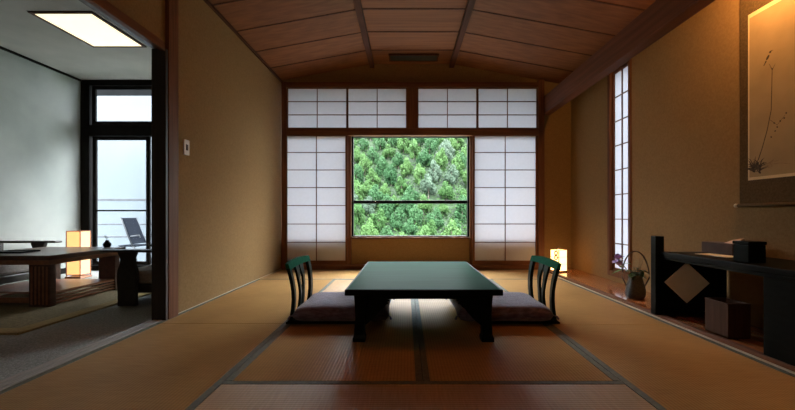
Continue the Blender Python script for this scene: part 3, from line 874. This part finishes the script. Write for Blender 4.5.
# local x runs toward the camera (world -y), local y points away from the room into the wall
hw = (SYL - SYR) / 2
MB().box(-hw, -.003, .0, hw, .001, 1.62).build('mounting', M['scroll_cloth'], sc)
pw = hw - .075
MB().box(-pw, -.0045, .185, pw, -.0031, 1.235).build('painting_sheet', M['scroll_paper'], sc)
ed = MB()
ed.box(-pw - .010, -.0046, 1.236, pw + .010, -.0031, 1.262); ed.box(-pw - .010, -.0046, .165, pw + .010, -.0031, .184)
ed.box(-pw - .010, -.0046, .184, -pw, -.0031, 1.236); ed.box(pw, -.0046, .184, pw + .010, -.0031, 1.236)
ed.build('inner_band', M['scroll_edge'], sc)
rd = MB().tube([(-hw, -.012, 0), (hw, -.012, 0)], .012, 12).build('bottom_rod', M['scroll_cloth'], sc, smooth=True)
for s in (-1, 1):
    MB().tube([(s * hw, -.012, 0), (s * (hw + .008), -.012, 0), (s * (hw + .022), -.012, 0), (s * (hw + .026), -.012, 0)], [.010, .013, .014, .010], 12).build('knob', M['pale_strip'], rd, smooth=True)
MB().tube([(-hw, -.008, 1.62), (hw, -.008, 1.62)], .008, 8).build('top_rod', M['box_brown'], sc, smooth=True)
# ink painting: raised strokes a fraction of a millimetre thick
def stroke(mb, pts, w0, w1, y=-.0049):
    n = len(pts)
    rows = []
    for i, p in enumerate(pts):
        a = Vector(pts[max(i - 1, 0)]); c = Vector(pts[min(i + 1, n - 1)])
        d = (c - a); d = d / (d.length or 1); nrm = Vector((-d.y, d.x))
        wv = w0 + (w1 - w0) * i / (n - 1)
        rows.append((Vector(p) + nrm * wv, Vector(p) - nrm * wv))
    vs = [(mb.bm.verts.new((a.x, y, a.y)), mb.bm.verts.new((b.x, y, b.y))) for a, b in rows]
    for a, b in zip(vs, vs[1:]): mb.bm.faces.new([a[0], a[1], b[1], b[0]])
def blob(mb, c, rx, rz_, rot=0, y=-.0049, n=10):
    pts = []
    for k in range(n):
        a = 2 * PI * k / n
        u, v_ = rx * math.cos(a), rz_ * math.sin(a)
        pts.append(mb.bm.verts.new((c[0] + u * math.cos(rot) - v_ * math.sin(rot), y, c[1] + u * math.sin(rot) + v_ * math.cos(rot))))
    mb.bm.faces.new(pts)
# scroll-local position from picture position of the photographed scroll
def sp_(px, py):
    yy = F * (XR - .004) / (px - VX)
    z = H + (VY - py) / F * yy
    return ((SYL + SYR) / 2 - yy, z - .81)
ik = MB()
stroke(ik, [sp_(773, 68), sp_(772.5, 90), sp_(772, 110), sp_(768, 130), sp_(763, 148), sp_(759, 160)], .0022, .0030)
stroke(ik, [sp_(773, 70), sp_(770, 64)], .002, .001); stroke(ik, [sp_(773, 70), sp_(776, 64)], .002, .001)
blob(ik, sp_(768.5, 57.5), .017, .008, .95)
blob(ik, sp_(771, 52), .008, .007)
stroke(ik, [sp_(771.5, 51), sp_(774, 50)], .003, .0005); stroke(ik, [sp_(767, 61), sp_(764.5, 66)], .005, .002)
for (a, b_) in ((775, 123), (778, 127), (781, 121), (785, 118), (776, 131), (772, 137), (787, 113)):
    blob(ik, sp_(a, b_), .006, .0045, a)
stroke(ik, [sp_(771, 120), sp_(778, 125), sp_(786, 115)], .0012, .0008)
ik.build('ink_bird_and_stem', M['ink'], sc)
rs_ = random.Random(11)
ik2 = MB()
for k in range(46):
    a = rs_.uniform(.1, 2.9); L = rs_.uniform(.03, .085)
    b0 = Vector(sp_(752.5 + rs_.uniform(0, 9), 172 - rs_.uniform(0, 7)))
    stroke(ik2, [b0, b0 + Vector((math.cos(a) * L * .5, math.sin(a) * L * .6)), b0 + Vector((math.cos(a) * L, math.sin(a) * L * .8))], .0038, .0006, -.0049 - k * .00001)
for k in range(9): blob(ik2, sp_(753 + rs_.uniform(0, 9), 173 - rs_.uniform(0, 10)), .012, .007, rs_.uniform(0, 3), -.0056 - k * .00001)
ik2.build('ink_leaf_clump', M['ink'], sc)
ik3 = MB()
stroke(ik3, [sp_(765, 167), sp_(772, 164), sp_(781, 163), sp_(791, 163.5)], .0022, .001)
for k in range(14):
    b0 = Vector(sp_(764 + rs_.uniform(0, 8), 168 - rs_.uniform(0, 6))); a = rs_.uniform(-.3, .9); L = rs_.uniform(.03, .07)
    stroke(ik3, [b0, b0 + Vector((math.cos(a) * L, math.sin(a) * L))], .002, .0005, -.0049 - k * .00001)
ik3.build('pale_ink_grass', M['ink_pale'], sc)

# ------------------------------------------------------------------ fittings
sw = thing('light_switch', 'small beige light switch on the plaster side wall by the doorway post', 'switch', (XL, 2.955, 1.215), PI / 2)
MB().box(-.035, -.008, 0, .035, 0, .118, bev=.002).build('plate', M['plate'], sw)
MB().box(-.012, -.012, .036, .012, -.008, .082, bev=.001).build('rocker', M['box_brown'], sw)
cv = thing('ceiling_vent', 'dark slotted air vent in the wooden ceiling near the window wall', 'vent', (.10, 4.97, ZC - .006))
fr = MB()
fr.box(-.325, -.10, -.02, .325, -.082, .002, bev=.002); fr.box(-.325, .082, -.02, .325, .10, .002, bev=.002)
fr.box(-.325, -.082, -.02, -.305, .082, .002, bev=.002); fr.box(.305, -.082, -.02, .325, .082, .002, bev=.002)
fr.build('frame', M['ceil_wood_y'], cv)
sl = MB()
for k in range(8):
    y0 = -.078 + k * .0205
    sl.prism([(y0, -.004), (y0 + .006, -.004), (y0 + .014, -.016), (y0 + .008, -.016)], 'x', -.305, .305)
sl.build('slat_grille', M['vent'], cv)
box_obj('backing', M['vent'], (-.305, -.082, -.003, .305, .082, .001), cv)
cl = thing('ceiling_light_panel', 'lit rectangular light panel in the grey ceiling of the veranda room', 'ceiling light', (-3.165, 3.82, 2.61))
hx, hy = .265, .335
fr = MB()
fr.box(-hx - .03, -hy - .03, -.012, hx + .03, -hy, .0, bev=.002); fr.box(-hx - .03, hy, -.012, hx + .03, hy + .03, .0, bev=.002)
fr.box(-hx - .03, -hy, -.012, -hx, hy, .0, bev=.002); fr.box(hx, -hy, -.012, hx + .03, hy, .0, bev=.002)
fr.build('frame', M['box_brown'], cl)
box_obj('diffuser', M['panel_glow'], (-hx, -hy, -.008, hx, hy, -.001), cl)

# ------------------------------------------------------------------ veranda room furniture
rg = thing('area_rug', 'olive tan rug with a golden edge under the walnut coffee table', 'rug', (-3.3, 3.35, -.02))
MB().box(-.76, -.83, 0, .72, .83, .012, bev=.003).build('pile', M['rug'], rg)
eb = MB()
eb.box(-.85, -.94, 0, .83, -.83, .014, bev=.004); eb.box(-.85, .83, 0, .83, .94, .014, bev=.004)
eb.box(-.85, -.83, 0, -.76, .83, .014, bev=.004); eb.box(.72, -.83, 0, .83, .83, .014, bev=.004)
o = eb.build('edge_border', M['rug_band'], rg); o['label'] = 'golden woven edge border'

RZ = -.008 + .002
ct = thing('coffee_table', 'dark walnut coffee table with slatted shelf in the veranda room', 'table', (-3.30, 3.47, RZ))
tx_, ty_ = .42, .42
MB().box(-tx_, -ty_, .385, tx_, ty_, .425, bev=.006).build('table_top', M['walnut'], ct)
MB().box(-tx_ + .03, -ty_ + .03, .345, tx_ - .03, ty_ - .03, .384, bev=.003).build('apron', M['walnut_red'], ct)
for sx in (-1, 1):
    for sy in (-1, 1):
        x0 = sx * (tx_ - .035); x1 = sx * (tx_ - .205); y0 = sy * (ty_ - .04); y1 = sy * (ty_ - .10)
        lg = MB(); lg.box(min(x0, x1), min(y0, y1), 0, max(x0, x1), max(y0, y1), .345, bev=.004)
        leg = lg.build('leg', M['walnut'], ct)
        fl_ = MB()
        for k in range(5):
            xx = min(x0, x1) + .02 + k * .031
            fl_.box(xx, sy * (ty_ - .04) - (.0 if sy > 0 else .004), .02, xx + .012, sy * (ty_ - .04) + (.004 if sy > 0 else 0), .33)
        fl_.build('fluting', M['walnut_red'], leg)
MB().box(-tx_ + .05, -ty_ + .10, .095, tx_ - .05, ty_ - .10, .113, bev=.003).build('shelf', M['walnut_red'], ct)
for k in range(4):
    for sx in (-1, 1):
        xc = sx * (tx_ - .055)
        MB().box(xc - .012, -ty_ + .10, .010 + k * .027, xc + .012, ty_ - .10, .026 + k * .027, bev=.002).build('slat', M['pale_strip'] if False else M['walnut_red'], ct)
MB().box(-tx_ + .205, -ty_ + .05, .03, tx_ - .205, -ty_ + .075, .075, bev=.003).build('stretcher', M['walnut_red'], ct)
MB().box(-tx_ + .205, ty_ - .075, .03, tx_ - .205, ty_ - .05, .075, bev=.003).build('stretcher', M['walnut_red'], ct)
ty = thing('serving_tray', 'flat black tray lying on the walnut coffee table', 'tray', (-3.42, 3.30, RZ + .4255), .1)
MB().box(-.13, -.09, 0, .13, .09, .007, bev=.003).build('base', M['black_lacquer'], ty)
m_ = MB()
m_.box(-.135, -.095, .0, .135, -.09, .014); m_.box(-.135, .09, .0, .135, .095, .014); m_.box(-.135, -.09, .0, -.13, .09, .014); m_.box(.13, -.09, .0, .135, .09, .014)
m_.build('rim', M['black_lacquer'], ty)
bv = thing('bud_vase', 'tiny black bud vase holding a sprig on the walnut coffee table', 'vase', (-3.02, 3.82, RZ + .4255))
MB().lathe([(.022, 0), (.034, .015), (.036, .035), (.022, .055), (.014, .065), (.016, .072), (.010, .072), (.008, .06)], seg=18).build('body', M['black_lacquer'], bv, smooth=True)
q = MB(); q.tube([(0, 0, .06), (-.006, 0, .09), (-.016, .002, .125)], .0022, 5)
leaf_shape(q, (-.008, 0, .095), (-1, .2, .8), .045, .02, .3); leaf_shape(q, (-.004, 0, .085), (1, .1, .9), .04, .018, .3)
q.build('sprig', M['leaf_dark'], bv)

def armchair(label, loc, rz):
    r = thing('low_armchair', label, 'armchair', loc, rz, 'low armchairs at the coffee table')
    # faces local +x; seat 0.56 wide in y
    MB().box(-.28, -.27, .10, .27, .27, .17, bev=.008).build('seat_frame', M['chair_dark'], r)
    o = MB().box(-.25, -.255, .171, .26, .255, .29, bev=.03).build('seat_cushion', M['grey_cloth'], r); o['label'] = 'grey beige seat cushion'
    MB().prism([(-.30, .12), (-.25, .12), (-.33, .72), (-.38, .72)], 'y', -.27, .27, bev=.008).build('backrest', M['chair_dark'], r)
    for s in (-1, 1):
        yy = s * .305
        MB().box(-.35, yy - .045, .452, .36, yy + .045, .474, bev=.008).build('armrest', M['chair_dark'], r)
        pts = [(.075, 0), (.225, 0), (.225, .12), (.232, .22), (.228, .30), (.208, .36), (.206, .40), (.222, .435), (.226, .452),
               (.074, .452), (.078, .435), (.094, .40), (.092, .36), (.072, .30), (.068, .22), (.075, .12)]
        MB().prism(pts, 'y', yy - .02, yy + .02, bev=.003).build('arm_support', M['chair_dark'], r)
        MB().box(-.31, yy - .02, 0, -.25, yy + .02, .452, bev=.004).build('leg', M['chair_dark'], r)
    return r
armchair('dark low armchair with flat arms between the coffee table and the doorway post', (-2.20, 3.50, -.02), PI)
armchair('dark low armchair with flat arms on the pale wall side of the coffee table', (-4.08, 3.745, -.0045), 0)

fl2 = thing('paper_floor_lamp', 'lit square paper floor lamp in the corner of the veranda room', 'floor lamp', (-4.0, 4.62, -.02), math.radians(3))
MB().box(-.09, -.09, 0, .09, .09, .025, bev=.004).build('base', M['walnut_red'], fl2)
MB().box(-.078, -.078, .05, .078, .078, .565).build('shade', M['lamp_glow'], fl2)
fr = MB()
for a in (-1, 1):
    for b_ in (-1, 1):
        fr.box(a * .079 - .004, b_ * .079 - .004, .025, a * .079 + .004, b_ * .079 + .004, .572)
for zz in (.045, .57):
    fr.box(-.083, -.083, zz - .004, .083, -.075, zz + .004); fr.box(-.083, .075, zz - .004, .083, .083, zz + .004)
    fr.box(-.083, -.075, zz - .004, -.075, .075, zz + .004); fr.box(.075, -.075, zz - .004, .083, .075, zz + .004)
fr.build('frame', M['walnut_red'], fl2)

# ------------------------------------------------------------------ lights
def light(name, kind, loc, energy, color, rot=(0, 0, 0), **kw):
    l = D.lights.new(name, kind); l.energy = energy; l.color = color
    for k, v_ in kw.items(): setattr(l, k, v_)
    o = link(D.objects.new(name, l)); o.location = loc; o.rotation_euler = rot
    return o
# room lamp hanging above the frame, dim and warm
light('pendant_uplight', 'SPOT', (.08, 2.75, 2.40), 125.0, (1.0, .56, .24), (PI, 0, 0), spot_size=math.radians(140), spot_blend=.8, shadow_soft_size=.12)
# picture lamp over the scroll, tucked behind the alcove beam
light('alcove_lamp', 'POINT', (2.06, 2.22, 2.31), 40.0, (1.0, .50, .15), shadow_soft_size=.04)
light('added_rear_fill', 'POINT', (-.9, -1.2, 1.2), 15.0, (1.0, .78, .54), shadow_soft_size=.12)  # added fill, no known lamp: brightens the card and near floor from behind

world = D.worlds.new('overcast_sky'); scene.world = world; world.use_nodes = True
nt = world.node_tree
for n in list(nt.nodes): nt.nodes.remove(n)
wo = N(nt, 'ShaderNodeOutputWorld'); bg = N(nt, 'ShaderNodeBackground')
tc = N(nt, 'ShaderNodeTexCoord'); sx_ = N(nt, 'ShaderNodeSeparateXYZ')
nt.links.new(tc.outputs['Generated'], sx_.inputs[0])
rp = N(nt, 'ShaderNodeValToRGB')
rp.color_ramp.elements[0].position = .2; rp.color_ramp.elements[0].color = (.15, .162, .175, 1)
rp.color_ramp.elements[1].position = .8; rp.color_ramp.elements[1].color = (.90, .96, 1.0, 1)
nt.links.new(sx_.outputs['Z'], rp.inputs[0]); nt.links.new(rp.outputs[0], bg.inputs[0])
bg.inputs[1].default_value = 54.0
nt.links.new(bg.outputs[0], wo.inputs[0])

# ------------------------------------------------------------------ camera and view
cam = D.cameras.new('camera'); cam.sensor_width = 36.0; cam.sensor_fit = 'HORIZONTAL'
cam.lens = 36.0 * F / 795.0
cam.shift_x = (397.5 - VX) / 795.0
cam.shift_y = (VY - 205.0) / 795.0
cam.clip_end = 500
co = link(D.objects.new('camera', cam)); co.location = (0, 0, H); co.rotation_euler = (PI / 2, 0, 0)
scene.camera = co
scene.view_settings.view_transform = 'Standard'
scene.view_settings.look = 'None'
scene.view_settings.gamma = 1.0
scene.view_settings.use_curve_mapping = False
scene.view_settings.exposure = 0.0
scene.cycles.use_denoising = True
scene.cycles.max_bounces = 10
scene.cycles.diffuse_bounces = 6
scene.cycles.transparent_max_bounces = 12
scene.cycles.sample_clamp_indirect = 6.0
